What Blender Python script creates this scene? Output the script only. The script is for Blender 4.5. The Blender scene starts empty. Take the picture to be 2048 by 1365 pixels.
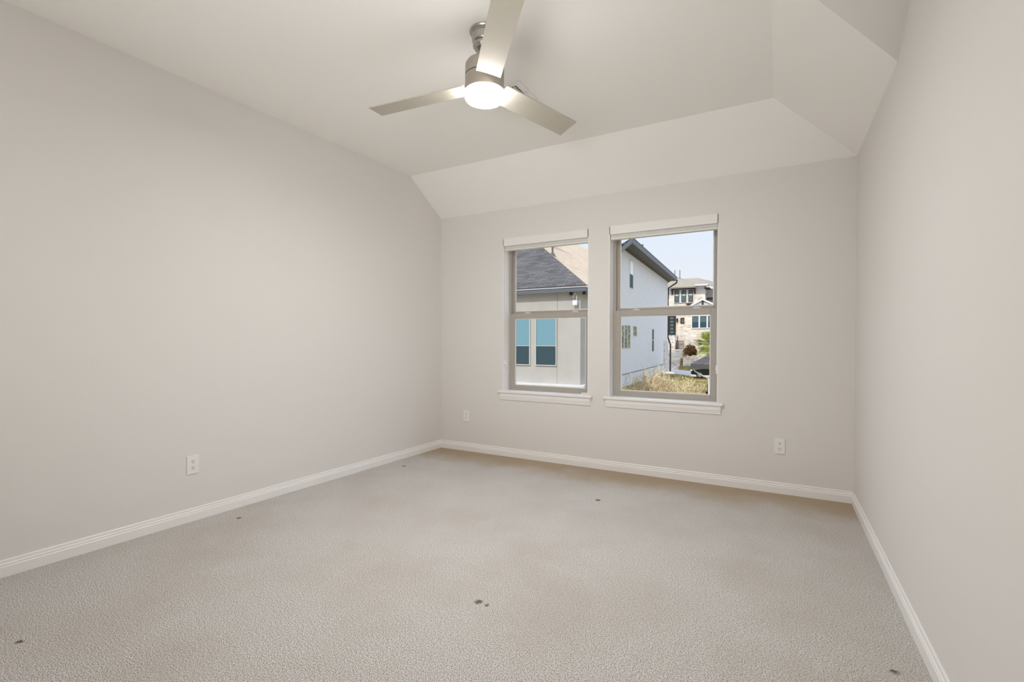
import bpy, bmesh, math, random
from mathutils import Vector, Matrix
random.seed(7)
SC = bpy.context.scene
COL = SC.collection

# ------------------------------------------------------------------ camera, world, sun, exposure
IMG_W = 2048.0
F_PX = 971.136
YAW, PITCH, ROLL = -0.5154, -0.01198, 0.00246
CAM = Vector((3.21065, -4.15356, 1.13331))
cd = bpy.data.cameras.new('camera'); cam = bpy.data.objects.new('camera', cd); COL.objects.link(cam)
cd.sensor_fit = 'HORIZONTAL'; cd.sensor_width = 36.0; cd.lens = 36.0 * F_PX / IMG_W
cd.shift_x = 2.305 / IMG_W; cd.shift_y = 13.246 / IMG_W
cd.clip_start = 0.02; cd.clip_end = 400
fw = Vector((math.sin(YAW) * math.cos(PITCH), math.cos(YAW) * math.cos(PITCH), math.sin(PITCH)))
rt = Vector((math.cos(YAW), -math.sin(YAW), 0)); up = rt.cross(fw)
R_ = rt * math.cos(ROLL) + up * math.sin(ROLL); U_ = -rt * math.sin(ROLL) + up * math.cos(ROLL)
M = Matrix((( R_.x, U_.x, -fw.x, CAM.x), (R_.y, U_.y, -fw.y, CAM.y), (R_.z, U_.z, -fw.z, CAM.z), (0, 0, 0, 1)))
cam.matrix_world = M
SC.camera = cam

SC.view_settings.view_transform = 'Standard'
SC.view_settings.look = 'None'
SC.view_settings.gamma = 1.0
SC.view_settings.exposure = 0.45
SC.view_settings.use_curve_mapping = False
SC.cycles.use_denoising = True
SC.cycles.max_bounces = 14
SC.cycles.diffuse_bounces = 10
SC.cycles.glossy_bounces = 5
SC.cycles.transparent_max_bounces = 16
SC.cycles.sample_clamp_indirect = 6.0
SC.cycles.caustics_reflective = False
SC.cycles.caustics_refractive = False

def lin(r, g, b):
    f = lambda c: (c / 255.0) / 12.92 if c <= 10 else (((c / 255.0) + 0.055) / 1.055) ** 2.4
    return (f(r), f(g), f(b), 1.0)

W_ = bpy.data.worlds.new('sky'); SC.world = W_; W_.use_nodes = True
nt = W_.node_tree; bg = nt.nodes['Background']
tc = nt.nodes.new('ShaderNodeTexCoord'); sep = nt.nodes.new('ShaderNodeSeparateXYZ')
ramp = nt.nodes.new('ShaderNodeValToRGB')
nt.links.new(tc.outputs['Generated'], sep.inputs[0]); nt.links.new(sep.outputs['Z'], ramp.inputs[0])
ramp.color_ramp.elements[0].position = 0.0; ramp.color_ramp.elements[0].color = lin(238, 234, 234)
ramp.color_ramp.elements[1].position = 0.55; ramp.color_ramp.elements[1].color = (1.15, 1.35, 1.75, 1)
e = ramp.color_ramp.elements.new(0.2); e.color = lin(220, 228, 243)
nt.links.new(ramp.outputs[0], bg.inputs['Color']); bg.inputs['Strength'].default_value = 0.84

def light(name, kind, loc, energy, color=(1, 1, 1), direction=None, **kw):
    d = bpy.data.lights.new(name, kind); d.energy = energy; d.color = color
    for k, v in kw.items(): setattr(d, k, v)
    o = bpy.data.objects.new(name, d); COL.objects.link(o); o.location = loc
    if direction is not None: o.rotation_euler = Vector(direction).to_track_quat('-Z', 'Y').to_euler()
    return o
SUN_TO = Vector((-0.10, -0.70, 0.70)).normalized()
light('sun', 'SUN', (0, -5, 30), 2.1, (1.0, 0.93, 0.82), -SUN_TO, angle=0.009)
# added fill lamp, bounced off the ceiling behind the camera
light('bounce_fill', 'AREA', (1.9, -4.75, 1.1), 12.5, (1.0, 0.975, 0.93), (0.0, 0.85, 1.0), shape='DISK', size=1.3)
# second added fill lamp, narrowed onto the ceiling in the middle of the room
light('ceiling_fill', 'AREA', (2.75, -4.75, 1.35), 5.0, (1.0, 0.995, 0.975), (-1.15, 3.2, 1.35), shape='DISK', size=0.8, spread=1.25)

# ------------------------------------------------------------------ materials
def mat(name, col, rough=0.6, metal=0.0, spec=0.3):
    m = bpy.data.materials.new(name); m.use_nodes = True
    b = m.node_tree.nodes['Principled BSDF']
    b.inputs['Base Color'].default_value = col
    b.inputs['Roughness'].default_value = rough
    b.inputs['Metallic'].default_value = metal
    b.inputs['Specular IOR Level'].default_value = spec
    return m
def N(m, t, **kw):
    n = m.node_tree.nodes.new(t)
    for k, v in kw.items(): setattr(n, k, v)
    return n
def L(m, a, b): m.node_tree.links.new(a, b)
def P(m): return m.node_tree.nodes['Principled BSDF']
def obj_coord(m):
    return N(m, 'ShaderNodeTexCoord').outputs['Object']
def noise(m, scale, detail=2.0, rough=0.5, vec=None):
    n = N(m, 'ShaderNodeTexNoise'); n.inputs['Scale'].default_value = scale
    n.inputs['Detail'].default_value = detail; n.inputs['Roughness'].default_value = rough
    L(m, vec if vec is not None else obj_coord(m), n.inputs['Vector'])
    return n.outputs['Fac']
def bump(m, h, strength, dist):
    b = N(m, 'ShaderNodeBump'); b.inputs['Strength'].default_value = strength; b.inputs['Distance'].default_value = dist
    L(m, h, b.inputs['Height']); L(m, b.outputs[0], P(m).inputs['Normal']); return b
def mixc(m, fac, a, b):
    n = N(m, 'ShaderNodeMix', data_type='RGBA')
    if isinstance(fac, float): n.inputs[0].default_value = fac
    else: L(m, fac, n.inputs[0])
    for i, c in ((6, a), (7, b)):
        if isinstance(c, tuple): n.inputs[i].default_value = c
        else: L(m, c, n.inputs[i])
    return n.outputs[2]
def maprange(m, v, a, b, c=0.0, d=1.0):
    n = N(m, 'ShaderNodeMapRange'); L(m, v, n.inputs[0])
    for i, x in enumerate((a, b, c, d)): n.inputs[i + 1].default_value = x
    return n.outputs[0]
def noisy(name, c1, c2, scale, rough=0.8, bmp=0.0, bscale=None, spec=0.2, detail=3.0):
    m = mat(name, c1, rough, 0, spec)
    f = noise(m, scale, detail)
    L(m, mixc(m, maprange(m, f, 0.35, 0.65), c1, c2), P(m).inputs['Base Color'])
    if bmp: bump(m, noise(m, bscale or scale, 2.0), bmp, 0.01)
    return m

WALL = mat('painted_wall', (0.725, 0.709, 0.689, 1), 0.75, 0, 0.25)
bump(WALL, noise(WALL, 240, 2.0), 0.10, 0.002)
CEIL = mat('painted_ceiling', (0.88, 0.868, 0.845, 1), 0.85, 0, 0.15)
bump(CEIL, noise(CEIL, 200, 2.0), 0.14, 0.002)
TRIM = mat('white_trim_paint', (0.83, 0.82, 0.815, 1), 0.35, 0, 0.4)
WHITE = mat('white_plastic', (0.80, 0.80, 0.79, 1), 0.35, 0, 0.4)
BLIND = mat('white_blind', (0.80, 0.795, 0.77, 1), 0.45, 0, 0.3)
DARK = mat('dark_slot', (0.02, 0.018, 0.016, 1), 0.6)
GREYGAP = mat('grey_gap', (0.12, 0.11, 0.10, 1), 0.7)
VINYL = mat('taupe_vinyl', (0.40, 0.37, 0.332, 1), 0.4, 0, 0.4)
BEADM = mat('glazing_bead', (0.80, 0.78, 0.74, 1), 0.4)
CLEARP = mat('clear_plastic', (0.62, 0.61, 0.58, 1), 0.2, 0, 0.5)
NICKEL = mat('brushed_nickel', (0.40, 0.365, 0.315, 1), 0.36, 0.7, 0.5)
NICKELD = mat('brushed_nickel_canopy', (0.42, 0.40, 0.37, 1), 0.25, 0.9, 0.5)
BLADE = mat('silver_blade', (0.47, 0.44, 0.375, 1), 0.5, 0.0, 0.25)
LAMP = bpy.data.materials.new('lit_frosted_glass'); LAMP.use_nodes = True
b = P(LAMP); b.inputs['Base Color'].default_value = (0.9, 0.9, 0.88, 1)
b.inputs['Emission Color'].default_value = (1.0, 0.985, 0.975, 1); b.inputs['Emission Strength'].default_value = 25.0
LAMPB = LAMP.copy(); LAMPB.name = 'lit_lens'; P(LAMPB).inputs['Emission Strength'].default_value = 255.0
GLASS = bpy.data.materials.new('clear_window_glass'); GLASS.use_nodes = True
g = GLASS.node_tree; g.nodes.remove(P(GLASS))
tr = g.nodes.new('ShaderNodeBsdfTransparent'); tr.inputs[0].default_value = (0.97, 0.98, 0.975, 1)
gl = g.nodes.new('ShaderNodeBsdfGlossy'); gl.inputs['Roughness'].default_value = 0.02
mx = g.nodes.new('ShaderNodeMixShader'); mx.inputs[0].default_value = 0.0001
g.links.new(tr.outputs[0], mx.inputs[1]); g.links.new(gl.outputs[0], mx.inputs[2])
g.links.new(mx.outputs[0], g.nodes['Material Output'].inputs[0])

# carpet: beige cut pile, tuft-gap shade painted as dark flecks, pile-direction patches and a few old stains
CARPET = mat('beige_carpet', (0.5, 0.46, 0.42, 1), 0.95, 0, 0.05)
oc = obj_coord(CARPET)
fl = noise(CARPET, 230, 2.5, 0.65, oc)
fl2 = noise(CARPET, 120, 2.0, 0.6, oc)
patch = noise(CARPET, 1.6, 3.0, 0.6, oc)
yarn = mixc(CARPET, maprange(CARPET, fl, 0.39, 0.56), (0.36, 0.30, 0.24, 1), (0.97, 0.96, 0.945, 1))  # dark tone paints in the shade between tufts
yarn = mixc(CARPET, maprange(CARPET, patch, 0.42, 0.66, 0.0, 0.30), yarn, (0.56, 0.49, 0.41, 1))
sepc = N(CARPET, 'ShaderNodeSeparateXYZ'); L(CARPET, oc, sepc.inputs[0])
shadew = noise(CARPET, 3.0, 3.0, 0.6, oc)
sa = N(CARPET, 'ShaderNodeMath', operation='MULTIPLY_ADD'); L(CARPET, shadew, sa.inputs[0]); sa.inputs[1].default_value = 0.5; L(CARPET, sepc.outputs['Y'], sa.inputs[2])
yarn = mixc(CARPET, maprange(CARPET, sa.outputs[0], -0.27, 0.10, 0.0, 0.9), yarn, (0.55, 0.435, 0.30, 1))   # shade along the window wall, painted brown into the yarn
STAINS = [(2.056, -2.395, 0.020), (0.174, -2.318, 0.018), (2.048, -0.830, 0.022), (0.199, -0.803, 0.020),
          (3.545, -2.06, 0.016), (0.7125, -3.487, 0.016), (2.10, -2.40, 0.012)]
nz = N(CARPET, 'ShaderNodeTexNoise'); nz.inputs['Scale'].default_value = 90; L(CARPET, oc, nz.inputs['Vector'])
sc_ = N(CARPET, 'ShaderNodeVectorMath', operation='SCALE'); sc_.inputs['Scale'].default_value = 0.03; L(CARPET, nz.outputs['Color'], sc_.inputs[0])
ad = N(CARPET, 'ShaderNodeVectorMath', operation='ADD'); L(CARPET, oc, ad.inputs[0]); L(CARPET, sc_.outputs[0], ad.inputs[1])
tot = None
for (sx, sy, sr) in STAINS:
    d = N(CARPET, 'ShaderNodeVectorMath', operation='DISTANCE'); L(CARPET, ad.outputs[0], d.inputs[0])
    d.inputs[1].default_value = (sx + 0.015, sy + 0.015, 0.015)
    v = maprange(CARPET, d.outputs['Value'], sr * 0.5, sr * 1.15, 1.0, 0.0)
    if tot is None: tot = v
    else:
        mxn = N(CARPET, 'ShaderNodeMath', operation='MAXIMUM'); L(CARPET, tot, mxn.inputs[0]); L(CARPET, v, mxn.inputs[1]); tot = mxn.outputs[0]
half = N(CARPET, 'ShaderNodeMath', operation='MULTIPLY'); L(CARPET, tot, half.inputs[0]); half.inputs[1].default_value = 0.82
yarn = mixc(CARPET, half.outputs[0], yarn, (0.10, 0.065, 0.03, 1))
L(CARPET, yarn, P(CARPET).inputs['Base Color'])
addh = N(CARPET, 'ShaderNodeMath', operation='ADD'); L(CARPET, fl, addh.inputs[0]); L(CARPET, fl2, addh.inputs[1])
bump(CARPET, addh.outputs[0], 0.9, 0.012)

# outdoors
STUCCO = noisy('grey_white_stucco', (0.68, 0.675, 0.68, 1), (0.64, 0.635, 0.64, 1), 3.0)
CREAM = noisy('cream_stucco', (0.44, 0.415, 0.38, 1), (0.41, 0.39, 0.36, 1), 3.0)
LTSTUCCO = noisy('white_stucco', (0.68, 0.67, 0.66, 1), (0.62, 0.61, 0.60, 1), 3.0)
FASCIA = mat('slate_fascia', (0.11, 0.125, 0.145, 1), 0.5)
PATIOF = mat('charcoal_fascia', (0.095, 0.09, 0.088, 1), 0.6)
SOFFIT = mat('dark_soffit', (0.13, 0.12, 0.105, 1), 0.7)
DKMETAL = mat('dark_metal', (0.03, 0.028, 0.027, 1), 0.5)
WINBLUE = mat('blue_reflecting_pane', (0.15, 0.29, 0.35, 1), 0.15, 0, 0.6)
WINDARK = mat('dark_screened_pane', (0.045, 0.075, 0.09, 1), 0.5, 0, 0.1)
WINGREY = mat('grey_pane', (0.10, 0.145, 0.145, 1), 0.4, 0, 0.15)
WINTREE = noisy('painted_tree_reflection_pane', (0.42, 0.42, 0.26, 1), (0.03, 0.045, 0.02, 1), 4.5, 0.5, detail=4.0)  # tree reflections painted into the pane colour as green mottling
WFRAME = mat('pale_window_frame', (0.52, 0.50, 0.46, 1), 0.5)
BROWN = mat('dark_brown_wood', (0.05, 0.03, 0.022, 1), 0.5)
CONC = noisy('pale_concrete', (0.58, 0.55, 0.51, 1), (0.50, 0.47, 0.43, 1), 0.7)
ASPH = noisy('street_asphalt', (0.42, 0.41, 0.39, 1), (0.35, 0.34, 0.32, 1), 0.5)
def tiled(name, c1, c2, mortar, w, h, msize, coords='Object', offs=0.5):
    m = mat(name, c1, 0.85, 0, 0.15)
    br = N(m, 'ShaderNodeTexBrick'); br.offset = offs
    br.inputs['Color1'].default_value = c1; br.inputs['Color2'].default_value = c2; br.inputs['Mortar'].default_value = mortar
    br.inputs['Scale'].default_value = 1.0; br.inputs['Brick Width'].default_value = w; br.inputs['Row Height'].default_value = h
    br.inputs['Mortar Size'].default_value = msize; br.inputs['Bias'].default_value = 0.0
    t = N(m, 'ShaderNodeTexCoord'); L(m, t.outputs['UV'], br.inputs['Vector'])
    n = N(m, 'ShaderNodeTexNoise'); n.inputs['Scale'].default_value = 1.3; L(m, t.outputs['UV'], n.inputs['Vector'])
    L(m, mixc(m, maprange(m, n.outputs['Fac'], 0.3, 0.7, 0.0, 0.35), br.outputs['Color'], c2), P(m).inputs['Base Color'])
    return m
SHDARK = tiled('shaded_grey_shingle', (0.075, 0.07, 0.068, 1), (0.155, 0.145, 0.14, 1), (0.045, 0.043, 0.043, 1), 0.28, 0.085, 0.009)
SHLIT = tiled('sunlit_shingle', (0.50, 0.385, 0.275, 1), (0.66, 0.52, 0.38, 1), (0.34, 0.26, 0.18, 1), 0.28, 0.085, 0.010)  # sunlight on the near roof's side slope put into the shingle colour
SHFAR = tiled('weathered_tan_shingle', (0.30, 0.255, 0.20, 1), (0.37, 0.32, 0.25, 1), (0.24, 0.205, 0.16, 1), 0.5, 0.25, 0.02)
def rubble(name, cols, mortar, w, h, ms):
    """coursed rubble: every stone its own colour"""
    m = mat(name, cols[0], 0.9, 0, 0.1)
    t = N(m, 'ShaderNodeTexCoord'); mp = N(m, 'ShaderNodeMapping'); mp.inputs['Scale'].default_value = (1/w, 1/h, 1)
    L(m, t.outputs['UV'], mp.inputs['Vector'])
    v = N(m, 'ShaderNodeTexVoronoi'); v.distance = 'CHEBYCHEV'; v.inputs['Scale'].default_value = 1.0; v.inputs['Randomness'].default_value = 0.75
    v.voronoi_dimensions = '2D'; L(m, mp.outputs[0], v.inputs['Vector'])
    sp = N(m, 'ShaderNodeSeparateColor'); L(m, v.outputs['Color'], sp.inputs[0])
    r = N(m, 'ShaderNodeValToRGB'); r.color_ramp.interpolation = 'CONSTANT'
    r.color_ramp.elements[0].color = cols[0]; r.color_ramp.elements[1].position = 1/len(cols); r.color_ramp.elements[1].color = cols[1]
    for k in range(2, len(cols)):
        e_ = r.color_ramp.elements.new(k/len(cols)); e_.color = cols[k]
    L(m, sp.outputs[0], r.inputs[0])
    f2 = N(m, 'ShaderNodeTexVoronoi'); f2.feature = 'DISTANCE_TO_EDGE'; f2.inputs['Scale'].default_value = 1.0; f2.inputs['Randomness'].default_value = 0.75
    f2.voronoi_dimensions = '2D'; L(m, mp.outputs[0], f2.inputs['Vector'])
    n = N(m, 'ShaderNodeTexNoise'); n.inputs['Scale'].default_value = 9.0; L(m, t.outputs['UV'], n.inputs['Vector'])
    c = mixc(m, maprange(m, n.outputs['Fac'], 0.35, 0.65, 0.0, 0.3), r.outputs[0], mortar)
    L(m, mixc(m, maprange(m, f2.outputs['Distance'], ms*0.6, ms, 1.0, 0.0), c, mortar), P(m).inputs['Base Color'])
    return m
STONE = rubble('limestone_rubble', [(0.74, 0.62, 0.48, 1), (0.50, 0.47, 0.44, 1), (0.80, 0.74, 0.66, 1), (0.62, 0.42, 0.26, 1), (0.66, 0.60, 0.54, 1), (0.72, 0.55, 0.38, 1), (0.42, 0.38, 0.35, 1), (0.70, 0.58, 0.50, 1)], (0.80, 0.74, 0.66, 1), 0.62, 0.24, 0.07)
STONEG = rubble('grey_rubble', [(0.50, 0.47, 0.45, 1), (0.70, 0.67, 0.64, 1), (0.38, 0.35, 0.33, 1), (0.60, 0.52, 0.46, 1)], (0.66, 0.62, 0.58, 1), 0.40, 0.26, 0.07)
LAWN = noisy('winter_lawn', (0.33, 0.28, 0.09, 1), (0.17, 0.12, 0.06, 1), 0.6, 0.95, 0.5, 14, 0.0, 6.0)
STRAW = noisy('dry_straw', (0.80, 0.68, 0.46, 1), (0.55, 0.43, 0.27, 1), 4.0)
GREENP = noisy('palm_green', (0.46, 0.50, 0.10, 1), (0.20, 0.27, 0.06, 1), 2.0)
REDBR = noisy('rusty_leaf', (0.34, 0.15, 0.06, 1), (0.10, 0.075, 0.03, 1), 2.2)
CARBLK = mat('black_car_paint', (0.012, 0.012, 0.013, 1), 0.2, 0, 0.5)
TYRE = mat('tyre_rubber', (0.02, 0.02, 0.02, 1), 0.8)
RIM = mat('alloy_rim', (0.55, 0.55, 0.56, 1), 0.3, 0.8)
HEADL = mat('headlight', (0.75, 0.76, 0.78, 1), 0.1)

# ------------------------------------------------------------------ mesh helpers
class MB:
    """collects geometry for ONE mesh object"""
    def __init__(self): self.bm = bmesh.new()
    def box(self, a, b, rot=None, mid=None):
        x0, y0, z0 = a; x1, y1, z1 = b
        vs = [Vector(p) for p in ((x0,y0,z0),(x1,y0,z0),(x1,y1,z0),(x0,y1,z0),(x0,y0,z1),(x1,y0,z1),(x1,y1,z1),(x0,y1,z1))]
        if rot is not None: vs = [rot @ (v - mid) + mid for v in vs]
        return self.hexa(vs)
    def hexa(self, vs):
        q = [self.bm.verts.new(v) for v in vs]
        for f in ((0,3,2,1),(4,5,6,7),(0,1,5,4),(1,2,6,5),(2,3,7,6),(3,0,4,7)):
            self.bm.faces.new([q[i] for i in f])
        return self
    def poly(self, pts):
        self.bm.faces.new([self.bm.verts.new(Vector(p)) for p in pts]); return self
    def prism(self, pts, off):
        off = Vector(off); n = len(pts)
        a = [self.bm.verts.new(Vector(p)) for p in pts]; c = [self.bm.verts.new(Vector(p) + off) for p in pts]
        self.bm.faces.new(a); self.bm.faces.new(list(reversed(c)))
        for i in range(n): self.bm.faces.new((a[i], c[i], c[(i+1) % n], a[(i+1) % n]))
        return self
    def lathe(self, prof, center=(0,0,0), axis='Z', seg=48, cap=True):
        rings = []
        c = Vector(center)
        for r, h in prof:
            ring = []
            for i in range(seg):
                t = 2 * math.pi * i / seg
                p = {'Z': (r*math.cos(t), r*math.sin(t), h), 'Y': (r*math.cos(t), h, r*math.sin(t)), 'X': (h, r*math.cos(t), r*math.sin(t))}[axis]
                ring.append(self.bm.verts.new(c + Vector(p)))
            rings.append(ring)
        for a, d in zip(rings, rings[1:]):
            for i in range(seg): self.bm.faces.new((a[i], a[(i+1) % seg], d[(i+1) % seg], d[i]))
        if cap:
            self.bm.faces.new(rings[0]); self.bm.faces.new(rings[-1])
        return self
    def tube(self, pts, r, seg=8, r2=None):
        pts = [Vector(p) for p in pts]; rings = []; n = len(pts)
        for i, p in enumerate(pts):
            d = (pts[min(i+1, n-1)] - pts[max(i-1, 0)]).normalized()
            a = d.cross(Vector((0,0,1)));
            if a.length < 1e-4: a = d.cross(Vector((1,0,0)))
            a.normalize(); b_ = d.cross(a)
            rr = r if r2 is None else r + (r2 - r) * i / (n - 1)
            rings.append([self.bm.verts.new(p + rr * (a*math.cos(2*math.pi*k/seg) + b_*math.sin(2*math.pi*k/seg))) for k in range(seg)])
        for a, d in zip(rings, rings[1:]):
            for k in range(seg): self.bm.faces.new((a[k], a[(k+1) % seg], d[(k+1) % seg], d[k]))
        self.bm.faces.new(rings[0]); self.bm.faces.new(list(reversed(rings[-1])))
        return self
    def ico(self, c, r, sub=2, jitter=0.0, scale=(1,1,1)):
        m = bmesh.ops.create_icosphere(self.bm, subdivisions=sub, radius=1.0)
        for v in m['verts']:
            k = r * (1 + random.uniform(-jitter, jitter))
            v.co = Vector(c) + Vector((v.co.x*k*scale[0], v.co.y*k*scale[1], v.co.z*k*scale[2]))
        return self
    def build(self, name, material, parent=None, bevel=0.0, smooth=False, origin=None, uv=False):
        bm = self.bm
        bmesh.ops.recalc_face_normals(bm, faces=bm.faces)
        if uv:   # metric box-projected coordinates: u along the horizontal, v up the face
            lay = bm.loops.layers.uv.new('UVMap')
            for f in bm.faces:
                n = f.normal; h = Vector((-n.y, n.x, 0))
                h = h.normalized() if h.length > 1e-3 else Vector((1,0,0))
                v = n.cross(h)
                for l in f.loops: l[lay].uv = (l.vert.co.dot(h), l.vert.co.dot(v))
        me = bpy.data.meshes.new(name); 
        o = bpy.data.objects.new(name, me); COL.objects.link(o)
        if origin is not None:
            ov = Vector(origin)
            for v in bm.verts: v.co -= ov
            o.location = ov
        if smooth:
            for f in bm.faces: f.smooth = True
        bm.to_mesh(me); bm.free()
        if smooth:
            try: me.set_sharp_from_angle(angle=math.radians(28))
            except Exception: pass
        me.materials.append(material)
        if parent is not None:
            o.parent = parent
            pw = Vector((0,0,0)); q = parent
            while q is not None: pw += q.location; q = q.parent
            o.location -= pw
        if bevel:
            md = o.modifiers.new('bevel', 'BEVEL'); md.width = bevel; md.segments = 2; md.limit_method = 'ANGLE'
        return o
def tag(o, label, cat, group=None, kind=None):
    o['label'] = label; o['category'] = cat
    if group: o['group'] = group
    if kind: o['kind'] = kind
    return o
def thing(name, loc, label, cat, group=None):
    o = bpy.data.objects.new(name, None); COL.objects.link(o); o.location = loc; o.empty_display_size = 0.1
    return tag(o, label, cat, group)
def struct(o): o['kind'] = 'structure'; return o

# ------------------------------------------------------------------ the room
W, SK, H, H1, KD, DR = 3.6345, 0.013, 2.755, 2.44, 0.482, 0.5153
SL = (H - H1) / KD
YR = -5.6                       # rear wall, behind the camera
T = 0.14
lx = lambda y: SK * y            # left wall face; the room widens a touch towards the rear
rx = lambda y: W - SK * y
YB = -1.297                      # where the side slope stops at the right wall
YE = YB - KD
WINS = [(0.766, 1.660), (1.850, 2.7425)]
WZ0, WZ1 = 0.650, 2.153

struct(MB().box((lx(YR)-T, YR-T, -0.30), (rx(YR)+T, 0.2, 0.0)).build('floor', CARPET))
def side_wall(name, f, s):
    m = MB()
    m.prism([(f(0.2), 0.2, -0.3), (f(YR), YR, -0.3), (f(YR), YR, 3.0), (f(0.2), 0.2, 3.0)], (s*T, 0, 0))
    return struct(m.build(name, WALL))
side_wall('wall_left', lx, -1); side_wall('wall_right', rx, 1)
struct(MB().box((lx(YR)-T, YR-T, -0.3), (rx(YR)+T, YR, 3.0)).build('wall_rear', WALL))
m = MB(); wy = 0.20
xs = [-T, WINS[0][0], WINS[0][1], WINS[1][0], WINS[1][1], W+T]
for i in range(5):
    if i in (1, 3):
        m.box((xs[i], 0, -3.2), (xs[i+1], wy, WZ0 - 0.02)); m.box((xs[i], 0, WZ1), (xs[i+1], wy, 3.0))
    else: m.box((xs[i], 0, -3.2), (xs[i+1], wy, 3.0))
struct(m.build('wall_back', WALL))
# ceiling: flat field, slope over the windows, hipped side slope and the return slope where it stops
kx = lambda y: rx(y) - DR
A0 = (lx(0), 0, H1); A1 = (rx(0), 0, H1); K0 = (lx(-KD), -KD, H); K1 = (kx(-KD), -KD, H)
B0 = (rx(YB), YB, H1); E0 = (kx(YE), YE, H); G0 = (rx(YE), YE, H)
R0 = (lx(YR), YR, H); R1 = (rx(YR), YR, H)
m = MB()
m.poly([A0, A1, K1, K0]); m.poly([A1, B0, E0, K1]); m.poly([B0, G0, E0])
m.poly([K0, K1, E0, G0, R1, R0])
bmesh.ops.remove_doubles(m.bm, verts=m.bm.verts, dist=1e-4)
ce = m.build('ceiling', CEIL); struct(ce); ce.data.materials.append(WALL); ce.data.polygons[2].material_index = 1  # shade of the return slope painted in with the darker wall colour
md = ce.modifiers.new('thickness', 'SOLIDIFY'); md.thickness = 0.10; md.offset = 0.0
# lift so that the lower skin is the modelled plane
md.offset = 1.0 if ce.data.polygons[3].normal.z > 0 else -1.0
# own house: roof over the room
m = MB(); zr = 3.02
m.prism([(-1.2, 0.75, zr), (-1.2, -10, zr), (-1.2, -4.6, 5.4)], (7.0, 0, 0))
struct(m.build('trim_1', SHFAR, uv=True))

def baseboard(name, p, q, n):
    """profiled board along p->q on a wall whose inward normal is n"""
    p, q, n = Vector((*p, 0)), Vector((*q, 0)), Vector((*n, 0))
    prof = [(0, 0), (0.014, 0), (0.014, 0.050), (0.0125, 0.052), (0.011, 0.0535), (0.011, 0.059), (0.0125, 0.061), (0.0095, 0.064), (0.0075, 0.066), (0.0075, 0.079), (0.005, 0.083), (0, 0.083)]
    m = MB(); m.prism([p + n*a + Vector((0,0,z)) for a, z in prof], q - p)
    o = m.build(name, TRIM); struct(o)
    md = o.modifiers.new('bevel', 'BEVEL'); md.width = 0.001; md.segments = 1
    return o
baseboard('baseboard_left', (lx(YR), YR), (lx(0), 0), (1, 0))
baseboard('baseboard_back', (0, 0), (W, 0), (0, -1))
baseboard('baseboard_right', (rx(0), 0), (rx(YR), YR), (-1, 0))
baseboard('baseboard_rear', (lx(YR), YR), (rx(YR), YR), (0, 1))

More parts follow.
